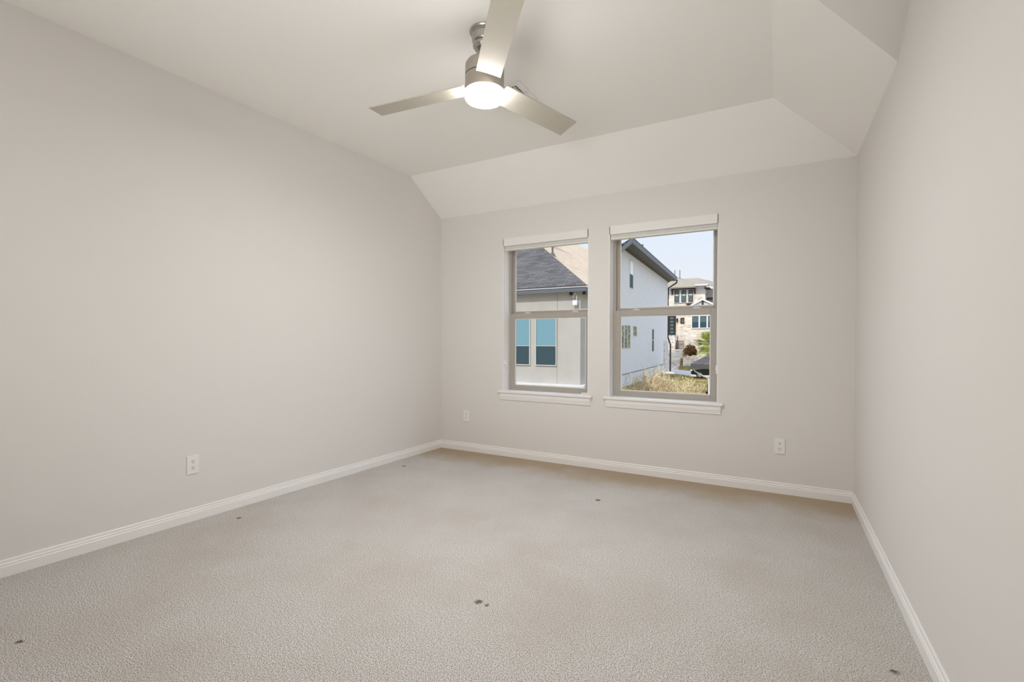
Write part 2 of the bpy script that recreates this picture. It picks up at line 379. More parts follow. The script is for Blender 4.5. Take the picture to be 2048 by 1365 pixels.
# ------------------------------------------------------------------ windows
def window(idx, x0, x1):
    root = bpy.data.objects.new('window_%d' % idx, None); COL.objects.link(root); root.location = ((x0+x1)/2, 0.13, WZ0); root['kind'] = 'structure'
    def P_(mb, name, ma, par=root, bev=0.0): return mb.build(name, ma, par, bevel=bev)
    cx = (x0+x1)/2
    # painted jamb liner, white
    m = MB(); t = 0.006
    m.box((x0, 0.0005, WZ0), (x0+t, 0.2, WZ1)); m.box((x1-t, 0.0005, WZ0), (x1, 0.2, WZ1)); m.box((x0+t, 0.0005, WZ1-t), (x1-t, 0.2, WZ1))
    P_(m, 'jamb_liner', TRIM)
    fy0, fy1, fwid = 0.115, 0.195, 0.020
    fz0, fz1 = WZ0, WZ1 - t
    xa, xb = x0 + t, x1 - t
    m = MB()
    m.box((xa, fy0, fz0), (xa+fwid, fy1, fz1)); m.box((xb-fwid, fy0, fz0), (xb, fy1, fz1))
    m.box((xa+fwid, fy0, fz0), (xb-fwid, fy1, fz0+0.022)); m.box((xa+fwid, fy0, fz1-fwid), (xb-fwid, fy1, fz1))
    P_(m, 'window_frame', VINYL, bev=0.002)
    def sash(name, z0, z1, y0, y1, wl, wb, wt, gy):
        a, c = xa + fwid - 0.004, xb - fwid + 0.004
        m = MB()
        m.box((a, y0, z0), (a+wl, y1, z1)); m.box((c-wl, y0, z0), (c, y1, z1))
        m.box((a+wl, y0, z0), (c-wl, y1, z0+wb)); m.box((a+wl, y0, z1-wt), (c-wl, y1, z1))
        s = P_(m, name, VINYL, bev=0.0025)
        a2, c2, b2, t2 = a+wl, c-wl, z0+wb, z1-wt
        m = MB(); k = 0.008
        for (p, q) in (((a2, b2), (a2+k, t2)), ((c2-k, b2), (c2, t2)), ((a2+k, b2), (c2-k, b2+k)), ((a2+k, t2-k), (c2-k, t2))):
            m.box((p[0], gy-0.006, p[1]), (q[0], gy-0.001, q[1]))
        P_(m, 'glazing_bead', BEADM, s)
        m = MB(); m.box((a2-0.004, gy, b2-0.004), (c2+0.004, gy+0.004, t2+0.004))
        P_(m, 'glass', GLASS, s)
        return s
    sash('upper_sash', 1.398, fz1-fwid+0.004, 0.158, 0.186, 0.030, 0.040, 0.035, 0.170)
    lo = sash('lower_sash', fz0+0.018, 1.414, 0.118, 0.152, 0.048, 0.030, 0.048, 0.134)
    # keepers on the meeting rail
    for fx in (0.235, 0.80):
        lxp = x0 + (x1-x0)*fx
        m = MB(); m.box((lxp-0.034, 0.124, 1.414), (lxp+0.034, 0.150, 1.419))
        m.prism([(lxp-0.030, 0.128, 1.419), (lxp+0.034, 0.128, 1.419), (lxp+0.010, 0.128, 1.430), (lxp-0.018, 0.128, 1.431)], (0, 0.016, 0))
        P_(m, 'sash_lock', CLEARP, lo)
    # stool and apron
    m = MB(); m.box((x0-0.042, -0.030, WZ0-0.020), (x1+0.042, 0.0, WZ0)); m.box((x0, 0.0, WZ0-0.020), (x1, 0.2, WZ0))
    P_(m, 'window_sill', TRIM, bev=0.004)
    m = MB(); xl, xr = x0-0.022, x1+0.024
    prof = [(0, WZ0-0.02), (-0.017, WZ0-0.02), (-0.017, WZ0-0.056), (-0.014, WZ0-0.058), (-0.014, WZ0-0.066), (-0.012, WZ0-0.068), (-0.012, WZ0-0.076), (-0.009, WZ0-0.078), (-0.009, WZ0-0.088), (0, WZ0-0.088)]
    m.prism([(xl, y, z) for y, z in prof], (xr-xl, 0, 0))
    P_(m, 'apron', TRIM)
    return root
for i, (a, c) in enumerate(WINS): window(i+1, a, c)

def blind(x0, x1, label, cleat_side):
    root = thing('window_blind', ((x0+x1)/2, 0.03, WZ1-0.05), label, 'blind', 'raised white window blinds')
    g_ = 0.003
    m = MB(); m.box((x0+g_, -0.004, WZ1-0.076), (x1-g_, 0.010, WZ1-0.003)); m.box((x0+g_, -0.004, WZ1-0.076), (x0+g_+0.008, 0.06, WZ1-0.003)); m.box((x1-g_-0.008, -0.004, WZ1-0.076), (x1-g_, 0.06, WZ1-0.003))
    m.build('valance', BLIND, root, bevel=0.002)
    m = MB(); m.box((x0+0.012, 0.014, WZ1-0.062), (x1-0.012, 0.062, WZ1-0.008)); m.build('headrail', BLIND, root)
    m = MB()
    for k in range(9):
        z = WZ1-0.068-0.0042*k; m.box((x0+0.010, 0.014, z-0.003), (x1-0.010, 0.064, z))
    m.build('slat_stack', BLIND, root)
    m = MB(); m.box((x0+0.009, 0.012, WZ1-0.118), (x1-0.009, 0.066, WZ1-0.106)); m.build('bottom_rail', BLIND, root, bevel=0.002)
    # lift cords with tassels hanging by one jamb
    cx = x0 + 0.014 if cleat_side < 0 else x1 - 0.012
    m = MB()
    for k, dy in enumerate((0.030, 0.040)):
        m.tube([(cx, dy, WZ1-0.075), (cx, dy, 0.95 + 0.02*k)], 0.0012, 6)
    m.build('lift_cord', WHITE, root)
    for k, dy in enumerate((0.030, 0.040)):
        m = MB(); m.lathe([(0.002, 0.0), (0.0055, -0.008), (0.0085, -0.034), (0.009, -0.046), (0.005, -0.050)], (cx, dy - 0.004 + 0.012*k, 0.955 + 0.02*k - 0.045*k), seg=14)
        m.build('tassel', WHITE, root, smooth=True)
    return root
blind(*WINS[0], 'raised white blind at the head of the window that looks onto the grey roof', -1)
blind(*WINS[1], 'raised white blind at the head of the window that shows the sky', 1)
# small loose piece lying on the sill of the first window
m = MB(); rz = Matrix.Rotation(math.radians(24), 3, 'Z'); c = Vector((1.615, 0.045, WZ0+0.008))
m.box((1.575, 0.032, WZ0), (1.655, 0.058, WZ0+0.012), rz, c); m.box((1.58, 0.040, WZ0+0.012), (1.64, 0.050, WZ0+0.018), rz, c)
tag(m.build('blind_clip', WHITE, None, bevel=0.003, origin=(1.615, 0.045, WZ0)), 'small white plastic clip lying on the window sill below the grey roof view', 'clip')

# ------------------------------------------------------------------ outlets
def outlet(loc, rot, label):
    root = thing('wall_outlet', loc, label, 'outlet', 'duplex wall outlets')
    root.rotation_euler = (0, 0, rot)     # plate faces local -y
    def P_(mb, name, ma, par=root, bev=0.0, smooth=False):
        o = mb.build(name, ma, None, bevel=bev, smooth=smooth); o.parent = par; return o
    P_(MB().box((-0.036, -0.006, -0.0585), (0.036, 0, 0.0585)), 'cover_plate', WHITE, bev=0.003)
    for s in (1, -1):
        m = MB(); c = Vector((0, -0.006, 0.0195*s)); pts = []
        for k in range(28):
            t = 2*math.pi*k/28; pts.append((0.0172*math.cos(t), -0.006, c.z + max(-0.0135, min(0.0135, 0.0172*math.sin(t)))))
        m.prism(pts, (0, -0.0022, 0)); r_ = P_(m, 'receptacle', WHITE)
        m = MB(); y0, y1 = -0.0086, -0.0080
        m.box((-0.0078, y0, c.z+0.0005), (-0.0052, y1, c.z+0.0095)); m.box((0.0052, y0, c.z+0.0015), (0.0078, y1, c.z+0.0090))
        m.prism([(0.003*math.cos(t), y1, c.z-0.0065+0.003*math.sin(t)) for t in [2*math.pi*k/12 for k in range(12)]], (0, -0.0006, 0))
        P_(m, 'slots', DARK, r_)
    m = MB(); m.lathe([(0.0028, -0.006), (0.0028, -0.0072), (0.0015, -0.0078)], axis='Y', seg=14); P_(m, 'screw', WHITE)
    return root
outlet((0.330, 0, 0.3625), 0, 'white outlet low on the window wall beside the left corner, smallest in view')
outlet((3.1755, 0, 0.3555), 0, 'white outlet low on the window wall, below and beyond the sky window')
outlet((lx(-2.489), -2.489, 0.3555), math.radians(90) + 0*SK, 'white outlet low on the long side wall facing across the carpet')

# ------------------------------------------------------------------ ceiling fan
FX, FY = 1.8285, -1.999
fan = thing('ceiling_fan', (FX, FY, H), 'brushed nickel three blade ceiling fan with a lit drum lamp', 'ceiling fan')
m = MB(); m.lathe([(0.078, H), (0.080, H-0.006), (0.077, H-0.012), (0.072, H-0.015), (0.072, H-0.021), (0.068, H-0.024), (0.067, H-0.028), (0.066, H-0.054), (0.062, H-0.062), (0.055, H-0.066)], (FX, FY, 0))
m.build('canopy', NICKELD, fan, smooth=True)
m = MB(); m.lathe([(0.055, H-0.066), (0.061, H-0.071), (0.061, H-0.083), (0.050, H-0.097), (0.030, H-0.104), (0.018, H-0.108)], (FX, FY, 0), seg=40)
m.build('hanger_collar', NICKELD, fan, smooth=True)
m = MB(); m.lathe([(0.016, H-0.10), (0.016, 2.61)], (FX, FY, 0), seg=24); m.build('downrod', NICKELD, fan, smooth=True)
m = MB(); m.lathe([(0.025, 2.600), (0.075, 2.597), (0.093, 2.590), (0.1005, 2.578), (0.1015, 2.566), (0.1015, 2.521)], (FX, FY, 0), seg=64)
m.build('motor_housing', NICKEL, fan, smooth=True)
m = MB(); m.lathe([(0.095, 2.522), (0.095, 2.515)], (FX, FY, 0), seg=64); m.build('shadow_gap', GREYGAP, fan, smooth=True)
m = MB(); m.lathe([(0.1015, 2.516), (0.1015, 2.440)], (FX, FY, 0), seg=64); m.build('rotor_drum', NICKEL, fan, smooth=True)
m = MB(); m.lathe([(0.1000, 2.4395), (0.1035, 2.4375), (0.1040, 2.420), (0.1020, 2.407), (0.095, 2.398)], (FX, FY, 0), seg=64, cap=False)
m.build('lamp_glass', LAMP, fan, smooth=True)
m = MB(); m.lathe([(0.095, 2.398), (0.080, 2.3925), (0.05, 2.390)], (FX, FY, 0), seg=64)
m.build('lamp_lens', LAMPB, fan, smooth=True)
TX, TY, BZ, TH0, PIT = 0.0784, -0.0689, 2.4614, -2.9343, -0.203
for k in range(3):
    th = TH0 + k*2*math.pi/3
    er = Vector((math.cos(th), math.sin(th), 0)); et = Vector((-math.sin(th), math.cos(th), 0))
    er.z = er.x*TX + er.y*TY; et.z = et.x*TX + et.y*TY
    zz = Vector((-TX, -TY, 1)); O = Vector((1.8424, -2.0161, BZ))
    def pt(r, s, lift): return O + er*r + s*(math.cos(PIT)*et + math.sin(PIT)*zz) + zz*lift
    m = MB(); nr, ns = 22, 8; top = []; bot = []
    for i in range(nr+1):
        f = i/nr; row_t = []; row_b = []
        for j in range(ns+1):
            g = j/ns*2-1
            w = 0.1258 + (0.1311-0.1258)*f
            r0 = 0.098 + 0.014*(1-g*g)*0 ; r = r0 + (0.655-r0)*f
            s = g*w/2; lift = 0.003*(1-g*g)*(1-0.6*f)
            row_t.append(m.bm.verts.new(pt(r, s, lift+0.0035))); row_b.append(m.bm.verts.new(pt(r, s, lift-0.0035)))
        top.append(row_t); bot.append(row_b)
    for i in range(nr):
        for j in range(ns):
            m.bm.faces.new((top[i][j], top[i+1][j], top[i+1][j+1], top[i][j+1])); m.bm.faces.new((bot[i][j], bot[i][j+1], bot[i+1][j+1], bot[i+1][j]))
        for j in (0, ns): m.bm.faces.new((top[i][j], bot[i][j], bot[i+1][j], top[i+1][j]))
    for i in (0, nr):
        for j in range(ns): m.bm.faces.new((top[i][j], top[i][j+1], bot[i][j+1], bot[i][j]))
    m.build('blade', BLADE, fan, smooth=True)

# ------------------------------------------------------------------ ceiling vent
vx0, vx1, vy0, vy1 = 1.500, 1.760, -1.499, -1.228
vent = thing('air_vent', ((vx0+vx1)/2, (vy0+vy1)/2, H), 'white square ceiling air register partly hidden behind the fan', 'vent')
bw = 0.037
m = MB(); z0, z1 = H-0.008, H
m.box((vx0, vy0, z0), (vx0+bw, vy1, z1)); m.box((vx1-bw, vy0, z0), (vx1, vy1, z1)); m.box((vx0+bw, vy0, z0), (vx1-bw, vy0+bw, z1)); m.box((vx0+bw, vy1-bw, z0), (vx1-bw, vy1, z1))
m.build('vent_frame', TRIM, vent, bevel=0.002)
m = MB()
n = 9
for i in range(n+1):
    y = vy0+bw + (vy1-vy0-2*bw)*i/n; m.box((vx0+bw, y-0.002, z0+0.001), (vx1-bw, y+0.002, z0+0.004))
n = 8
for i in range(n+1):
    x = vx0+bw + (vx1-vx0-2*bw)*i/n; m.box((x-0.0025, vy0+bw, z0), (x+0.0025, vy1-bw, z0+0.003))
m.build('grille', TRIM, vent)
m = MB(); m.box((vx0+bw, vy0+bw, H-0.002), (vx1-bw, vy1-bw, H-0.0005)); m.build('duct_opening', DARK, vent)
m = MB(); m.lathe([(0.004, z0), (0.004, z0-0.0015), (0.002, z0-0.002)], (vx1-bw/2, (vy0+vy1)/2, 0), seg=14); m.build('screw', NICKELD, vent)


# ================================================================== OUTDOORS
def ray(px, py): return fw + R_ * ((px - 1021.695) / F_PX) - U_ * ((py - 695.746) / F_PX)
def at(px, py, Y):
    d = ray(px, py); return CAM + d * ((Y - CAM.y) / d.y)
GZ = -2.4
struct(MB().box((-60, 0.2, GZ-0.3), (45, 52, GZ)).build('ground', LAWN))

# ---- street, beyond the lawn
m = MB(); n0 = Vector((-20.0, 67.0, GZ)); n1 = Vector((14.0, 25.5, GZ)); off = Vector((4.6, 3.8, 0)) * 0.85
m.prism([Vector((-7.5, 52.0, GZ)), n1, n1+off, Vector((-10.3, 62.3, GZ))], (0, 0, 0.02))
tag(m.build('street', CONC), 'pale concrete street running behind the lawn and the dry shrubs', 'street')

# ---- near house seen through the first window
YN = 8.0
ec = Vector((-1.383, YN, 2.59)); pch = 0.66
nh = thing('near_house', (-4.5, YN+3, GZ), 'pale stucco house with shaded dark grey front roof slope just outside the first window', 'house')
wx = -1.61; wyf = YN + 0.15
m = MB(); m.box((-12, wyf+0.0, GZ), (-2.295, wyf+1.0, 2.49)); m.box((-12, wyf+1.0, GZ), (-4.6, wyf+7, 2.49)); m.build('stucco_wall', CREAM, nh)
m = MB(); m.box((-2.289, wyf+0.004, GZ), (wx, wyf+1.0, 2.49)); m.build('corner_wall', CREAM, nh)
m = MB(); m.box((-2.297, wyf+0.008, GZ), (-2.287, wyf+0.5, 2.49)); m.build('control_joint', SOFFIT, nh)
m = MB(); m.box((-12, wyf-0.16, -0.16), (wx+0.16, wyf+1.0, -0.03)); m.build('ledge_band', LTSTUCCO, nh)
m = MB(); m.box((-12, YN-0.02, 2.480), (ec.x-0.02, YN+1.12, 2.51)); m.build('soffit', CREAM, nh)
m = MB(); m.box((-12, YN-0.06, 2.475), (ec.x, YN-0.02, 2.588)); m.box((ec.x-0.04, YN-0.02, 2.475), (ec.x, YN+1.12, 2.588)); m.build('fascia', FASCIA, nh)
m = MB(); m.box((-12, YN-0.078, 2.588), (ec.x+0.01, YN-0.055, 2.605)); m.build('drip_edge', LTSTUCCO, nh)
T_ = 7.4
m = MB(); a = ec + Vector((0, -0.07, 0.065)); m.prism([a + Vector((-14, 0, 0)), a, a + Vector((-T_, T_, pch*T_)), a + Vector((-14, T_, pch*T_))], (0, 0, -0.06)); m.build('front_roof_slope', SHDARK, nh, uv=True)  # shade on this slope painted in by the dark shingle colour
m = MB(); a = ec + Vector((0.012, -0.06, 0.069)); m.prism([a, a + Vector((0, 1.15, 0)), a + Vector((-T_, 1.15+3.0*T_, pch*T_)), a + Vector((-T_, T_, pch*T_))], (0, 0, -0.06)); m.build('side_roof_slope', SHLIT, nh, uv=True)  # same roof; its sunlit look painted in by the lighter shingle colour
# small upper gable breaking the front slope
g0 = at(1030, 508, YN+2.9); g1 = at(1062, 495, YN+2.9)
m = MB(); m.box((g0.x-3.0, YN+3.0, 3.6), (g1.x-0.05, YN+5.0, 6.0)); m.build('upper_wall', CREAM, nh)
m = MB(); m.prism([(g1.x-0.62, YN+2.62, g1.z-0.02), (g1.x+0.02, YN+2.62, g1.z+0.10), (g1.x+0.02, YN+2.62, g1.z+0.30), (g1.x-3.2, YN+2.62, g1.z+1.2), (g1.x-3.2, YN+2.62, g1.z+0.95)], (0, 0.9, 0)); m.build('gable_soffit', LTSTUCCO, nh)
# plumbing vent on the light slope
pv = Vector((-1.75, 0, 0))
d = ray(1105, 511); k = None
# meet the side slope plane  z = ec.z + pch*(ec.x - x)
t = (ec.z + 0.069 + pch*(ec.x - CAM.x) - CAM.z) / (d.z + pch*d.x); pv = CAM + d*t
m = MB(); m.lathe([(0.03, -0.03), (0.03, 0.42)], pv, seg=12); vp = m.build('vent_pipe', SOFFIT, nh, smooth=True)
m = MB(); m.lathe([(0.11, -0.04), (0.05, 0.08)], pv, seg=12); m.build('flashing', SOFFIT, vp, smooth=True)
def house_window(root, p0, p1, y, parts, fr=0.035, depth=0.06, name='window', frm=None):
    """a framed window on a facade facing -y; parts: list of (x0,z0,x1,z1,material) panes"""
    m = MB(); x0, z0 = p0; x1, z1 = p1
    m.box((x0-fr, y-depth, z0-fr), (x0, y+0.02, z1+fr)); m.box((x1, y-depth, z0-fr), (x1+fr, y+0.02, z1+fr))
    m.box((x0, y-depth, z0-fr), (x1, y+0.02, z0)); m.box((x0, y-depth, z1), (x1, y+0.02, z1+fr))
    for (a, c, e_, f, ma) in parts:
        if c > z0 + 0.02 and any(abs(c-p_[3]) > 1e-6 for p_ in parts if p_[3] < c + 0.001): m.box((x0, y-depth+0.01, c-fr*0.7), (x1, y+0.01, c))
    w = m.build(name, frm or WFRAME, root)
    for (a, c, e_, f, ma) in parts:
        MB().box((a, y-depth*0.45, c), (e_, y+0.01, f)).build('pane', ma, w)
    return w
for (xa, xb) in ((-3.60, -3.144), (-2.927, -2.320)):
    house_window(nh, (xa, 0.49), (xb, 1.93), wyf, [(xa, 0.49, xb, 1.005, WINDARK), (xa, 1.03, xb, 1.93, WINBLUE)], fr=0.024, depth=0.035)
def flood(px, py, Y, label):
    p = at(px, py, Y)
    f = thing('flood_light', (p.x, p.y, 2.479), label, 'outdoor light', 'eave flood lights')
    m = MB(); m.lathe([(0.035, 2.479), (0.035, 2.462)], (p.x, p.y, 0), seg=16); m.build('mount', DKMETAL, f)
    m = MB(); m.lathe([(0.018, 2.465), (0.040, 2.45), (0.052, 2.41), (0.048, 2.40)], (p.x, p.y, 0), seg=16); m.build('lamp_head', DKMETAL, f, smooth=True)
flood(1142, 585, YN+0.06, 'black lamp under the grey eave, directly above the hanging white box')
flood(1168.5, 583, YN+0.06, 'black lamp under the far end of the grey eave, past the hanging white box')
hb = at(1150, 605, YN+0.06)
bx = thing('hanging_box', (hb.x, hb.y, 2.479), 'small white box hanging by a pale loop under the grey eave', 'box')
m = MB(); m.box((hb.x-0.066, hb.y-0.03, hb.z-0.085), (hb.x+0.066, hb.y+0.03, hb.z+0.055)); m.build('box_body', HEADL, bx, bevel=0.018)
m = MB(); pts = [(hb.x-0.045, hb.y, hb.z+0.05), (hb.x-0.045, hb.y, hb.z+0.13)] + [(hb.x+0.045*math.cos(t), hb.y, hb.z+0.13+0.10*math.sin(t)) for t in [math.pi - math.pi*k/10 for k in range(1, 10)]] + [(hb.x+0.045, hb.y, hb.z+0.13), (hb.x+0.045, hb.y, hb.z+0.05)]
m.tube(pts, 0.010, 8); m.tube([(hb.x, hb.y, hb.z+0.22), (hb.x, hb.y, 2.478)], 0.006, 6); m.build('loop', CLEARP, bx, smooth=True)

# ---- tall grey house seen through the second window
KH = 1.25
def kz(z): return CAM.z + (z - CAM.z)*KH
MP = Vector((CAM.x + (-6.72 - CAM.x)*KH, CAM.y + (44.0 - CAM.y)*KH, 0)); MD = Vector((-0.058, 0.998, 0)).normalized(); MN = Vector((0.998, 0.058, 0)).normalized()
def atm(px, py, off=0.0):
    d = ray(px, py); q = MP + MN*off
    return CAM + d * (MN.dot(q - CAM) / MN.dot(d))
mh = thing('tall_house', (-12, 44, GZ), 'tall grey stucco house with a deep dark eave seen through the second window', 'house')
def quadbox(p, q, z0, z1, d0, d1, name, ma, par, uv=False):
    """box along the wall from p to q (xy), between heights, from offset d0 to d1 along the wall normal"""
    p = Vector((p.x, p.y, 0)); q = Vector((q.x, q.y, 0))
    m = MB(); m.prism([p + MN*d0 + Vector((0,0,z0)), q + MN*d0 + Vector((0,0,z0)), q + MN*d0 + Vector((0,0,z1)), p + MN*d0 + Vector((0,0,z1))], MN*(d1-d0))
    return m.build(name, ma, par, uv=uv)
near_e = atm(1240.5, 684); far_e = MP.copy()
quadbox(near_e, far_e, kz(-0.90), kz(7.02), -9, 0, 'stucco_wall', STUCCO, mh)
quadbox(near_e, far_e, GZ, kz(-0.90), -9, 0.05, 'foundation_wall', STUCCO, mh)
quadbox(near_e, far_e, kz(-0.915), kz(-0.885), -0.02, 0.07, 'weep_line', SOFFIT, mh)
# roof: high eave towards us, falling away behind
p = near_e - MD*0.4; q = far_e + MD*0.6
m = MB(); hp = kz(7.05)
m.prism([p + MN*(0.75*KH) + Vector((0,0,hp)) - Vector((0,0,p.z)), q + MN*(0.75*KH) + Vector((0,0,hp)), q + MN*(0.75*KH) + Vector((0,0,hp+0.05)), p + MN*(0.75*KH) + Vector((0,0,hp+0.05)) - Vector((0,0,p.z))], -MN*(0.85*KH))
m.build('soffit', SOFFIT, mh)
pz = Vector((p.x, p.y, 0)); qz = Vector((q.x, q.y, 0))
m = MB()
m.prism([pz + MN*(0.75*KH) + Vector((0,0,hp)), qz + MN*(0.75*KH) + Vector((0,0,hp)), qz + MN*(0.75*KH) + Vector((0,0,hp+0.32*KH)), pz + MN*(0.75*KH) + Vector((0,0,hp+0.32*KH))], MN*0.05)
m.prism([pz + MN*(0.78*KH) + Vector((0,0,hp)), pz + MN*(0.78*KH) + Vector((0,0,hp+0.32*KH)), pz - MN*2.2 + Vector((0,0,hp-2.1)), pz - MN*2.2 + Vector((0,0,hp-2.45))], -MD*0.06)
m.build('fascia', FASCIA, mh)
m = MB(); m.prism([pz + MN*(0.8*KH) + Vector((0,0,hp+0.32*KH)), qz + MN*(0.8*KH) + Vector((0,0,hp+0.32*KH)), qz - MN*9 + Vector((0,0,hp-5.0)), pz - MN*9 + Vector((0,0,hp-5.0))], (0,0,0.06)); m.build('roof', SHDARK, mh, uv=True)
for px, py in ((1268, 503), (1284.5, 515)):
    b0 = atm(px, py, 0.4); m = MB(); m.lathe([(0.1, hp+0.2), (0.09, hp+1.15)], (b0.x, b0.y, 0), seg=10); m.build('vent_pipe', SOFFIT, mh)
def side_window(x0, y0, x1, y1, panes, name='window', fr=0.08):
    """panes: fractions (u0,v0,u1,v1,mat) with v measured upwards"""
    a = atm(x0, (y0+y1)/2); c = atm(x1, (y0+y1)/2)
    zt = (atm(x0, y0).z + atm(x1, y0).z)/2; zb = atm((x0+x1)/2, y1).z
    w = quadbox(a - MD*fr, c + MD*fr, zb-fr, zt+fr, -0.02, 0.015, name, WFRAME, mh)
    for (u0, v0, u1, v1, ma) in panes:
        quadbox(a + (c-a)*u0, a + (c-a)*u1, zb+(zt-zb)*v0, zb+(zt-zb)*v1, 0.0, 0.03, 'pane', ma, w)
side_window(1259.6, 522, 1265.6, 576, [(0, 0, 1, 0.48, WINDARK), (0, 0.5, 1, 1, HEADL)])
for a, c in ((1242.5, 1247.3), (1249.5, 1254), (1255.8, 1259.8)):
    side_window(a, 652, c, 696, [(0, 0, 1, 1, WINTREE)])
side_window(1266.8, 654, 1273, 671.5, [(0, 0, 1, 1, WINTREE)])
side_window(1304.3, 659.5, 1307.0, 702.5, [(0, 0, 1, 0.48, DKMETAL), (0, 0.53, 1, 1, DKMETAL)])
# corner pier of stone and the dark downspout
quadbox(atm(1327.5, 684), far_e + MD*0.1, GZ, kz(1.25), -0.3, 0.09, 'stone_pier', STONEG, mh, uv=True)
m = MB(); c0 = far_e + MD*0.25
def ds(off, along, z): v = c0 + MN*off + MD*along; return (v.x, v.y, z)
m.tube([ds(1.0, 0.1, kz(7.1)), ds(0.98, 0.05, kz(6.85)), ds(0.02, -0.05, kz(6.35)), ds(0.02, -0.05, kz(1.6)), ds(0.30, 0.0, kz(0.9)), ds(0.30, 0, GZ)], 0.092, 8)
m.build('downspout', DKMETAL, mh, smooth=True)

# ---- stone house across the street
YF = 67.0
def X(px, py=640, Y=YF): return at(px, py, Y).x
def Z(py, px=1380, Y=YF): return at(px, py, Y).z
fh = thing('stone_house', (X(1385), YF+4, Z(716)), 'sunlit limestone house across the street with a tan hip roof', 'house')
xl, xr_ = X(1318), X(1470)
zb = -2.2
MB().box((xl, YF+0.5, zb), (X(1370.5), YF+10, Z(588))).build('entry_wall', STONE, fh, uv=True)
MB().box((X(1370.5), YF-0.6, zb), (xr_, YF+10, Z(612))).build('front_wall', STONE, fh, uv=True)
MB().box((xl, YF+0.45, Z(606)), (X(1409), YF+9, Z(588))).build('upper_stone', STONE, fh, uv=True)
MB().box((xl, YF+0.48, Z(589)), (X(1409), YF+9, Z(573.5))).build('upper_wall', LTSTUCCO, fh)
MB().box((X(1409), YF+2.5, Z(606)), (xr_, YF+9, Z(576.5))).build('side_wing', LTSTUCCO, fh)
m = MB(); yb = YF+0.3
m.box((X(1339, 575), yb-0.65, Z(576.3)), (X(1392, 575), yb+0.2, Z(573.6))); m.box((X(1391, 571), yb-0.9, Z(572.5, 1400)), (X(1417, 571), yb+0.4, Z(569.5, 1400))); m.box((X(1408), YF+1.9, Z(579.5, 1420)), (xr_, YF+2.5, Z(577, 1420)))
m.build('eave_trim', LTSTUCCO, fh)
m = MB(); m.box((X(1342), yb-0.5, Z(577.8)), (X(1390), yb+0.2, Z(576.2))); m.box((X(1408), yb-0.2, Z(577.5, 1412)), (X(1418), yb+1.5, Z(575, 1412))); m.build('eave_soffit', BROWN, fh)
def roofpoly(pts, Y, dy, name, ma):
    # lower eave line at Y, ridge set back by dy
    m = MB(); m.prism(pts, (0, 0, -0.08)); return m.build(name, ma, fh, uv=True)
dy = 4.0
roofpoly([at(1333, 575, YF-0.5), at(1392, 573, YF-0.5), at(1417, 569, YF-0.6), at(1395, 556.3, YF+dy), at(1367, 558, YF+dy), at(1346, 551.8, YF+dy+1), at(1325, 551, YF+dy+1)], YF, dy, 'hip_roof', SHFAR)
roofpoly([at(1414, 569.5, YF-0.4), at(1450, 577, YF+1.5), at(1450, 566, YF+dy+0.5), at(1428, 563.5, YF+dy+0.5), at(1395, 556.3, YF+dy)], YF, dy, 'side_roof', SHFAR)
m = MB(); m.prism([at(1408, 602, YF+1.0), at(1450, 602, YF+1.0), at(1450, 596, YF+2.4), at(1409, 595, YF+2.4)], (0, 0, -0.1)); m.build('porch_roof', SHDARK, fh, uv=True)
MB().box((X(1346.4, 590), YF+0.36, Z(604.8)), (X(1387, 590), YF+0.46, Z(578.3))).build('window_surround', LTSTUCCO, fh)
# three pairs of square and tall panes upstairs
for (a, c) in ((1348.2, 1357.2), (1362.2, 1371.2), (1376.2, 1385.2)):
    xa, xb = X(a, 590), X(c, 590); zt0, zt1 = Z(587.3), Z(580); zl0, zl1 = Z(603.3), Z(590)
    house_window(fh, (xa+0.05, zl0+0.05), (xb-0.05, zt1-0.05), YF+0.36, [(xa+0.05, zl0+0.05, xb-0.05, zl1-0.05, WINGREY), (xa+0.05, zt0+0.05, xb-0.05, zt1-0.05, WINGREY)], fr=0.05, depth=0.12, frm=BROWN)
for px in (1343.7, 1389.0):
    x = X(px, 580); m = MB(); z1 = Z(576.5); z0 = Z(588)
    m.prism([(x-0.09, YF+0.4, z0), (x-0.09, YF+0.4, z1), (x-0.09, YF-0.25, z1), (x-0.09, YF+0.22, z0+0.2)], (0.18, 0, 0)); m.build('bracket', BROWN, fh)
# low gable over the front room
m = MB(); ga = at(1405.5, 601, YF-0.9); gl_ = at(1381, 613.5, YF-0.9); gr = at(1432, 612.5, YF-0.9)
m.prism([gl_, ga, gr], (0, 0.6, 0)); m.build('gable_wall', LTSTUCCO, fh)
m = MB(); th_ = Vector((0, 0, 0.22))
m.prism([gl_, ga, ga+th_, gl_+th_], (0, -0.25, 0)); m.prism([ga, gr, gr+th_, ga+th_], (0, -0.25, 0)); m.build('rake_trim', HEADL, fh)
xg = ga.x; m = MB(); m.box((xg-0.10, YF-1.15, Z(612, 1405)), (xg+0.10, YF-0.85, Z(602.5, 1405))); m.build('king_post', BROWN, fh)
# big triple window
for (a, c) in ((1384.3, 1397.2), (1400.3, 1413.2), (1416.3, 1429.0)):
    xa, xb = at(a, 645, YF-0.6).x, at(c, 645, YF-0.6).x; z0, z1 = Z(656, 1400, YF-0.6), Z(632.5, 1400, YF-0.6); zm = z0 + (z1-z0)*0.48
    house_window(fh, (xa, z0), (xb, z1), YF-0.6, [(xa, z0, xb, zm, WINDARK), (xa, zm, xb, z1, WINGREY)], fr=0.11, depth=0.12, frm=HEADL)
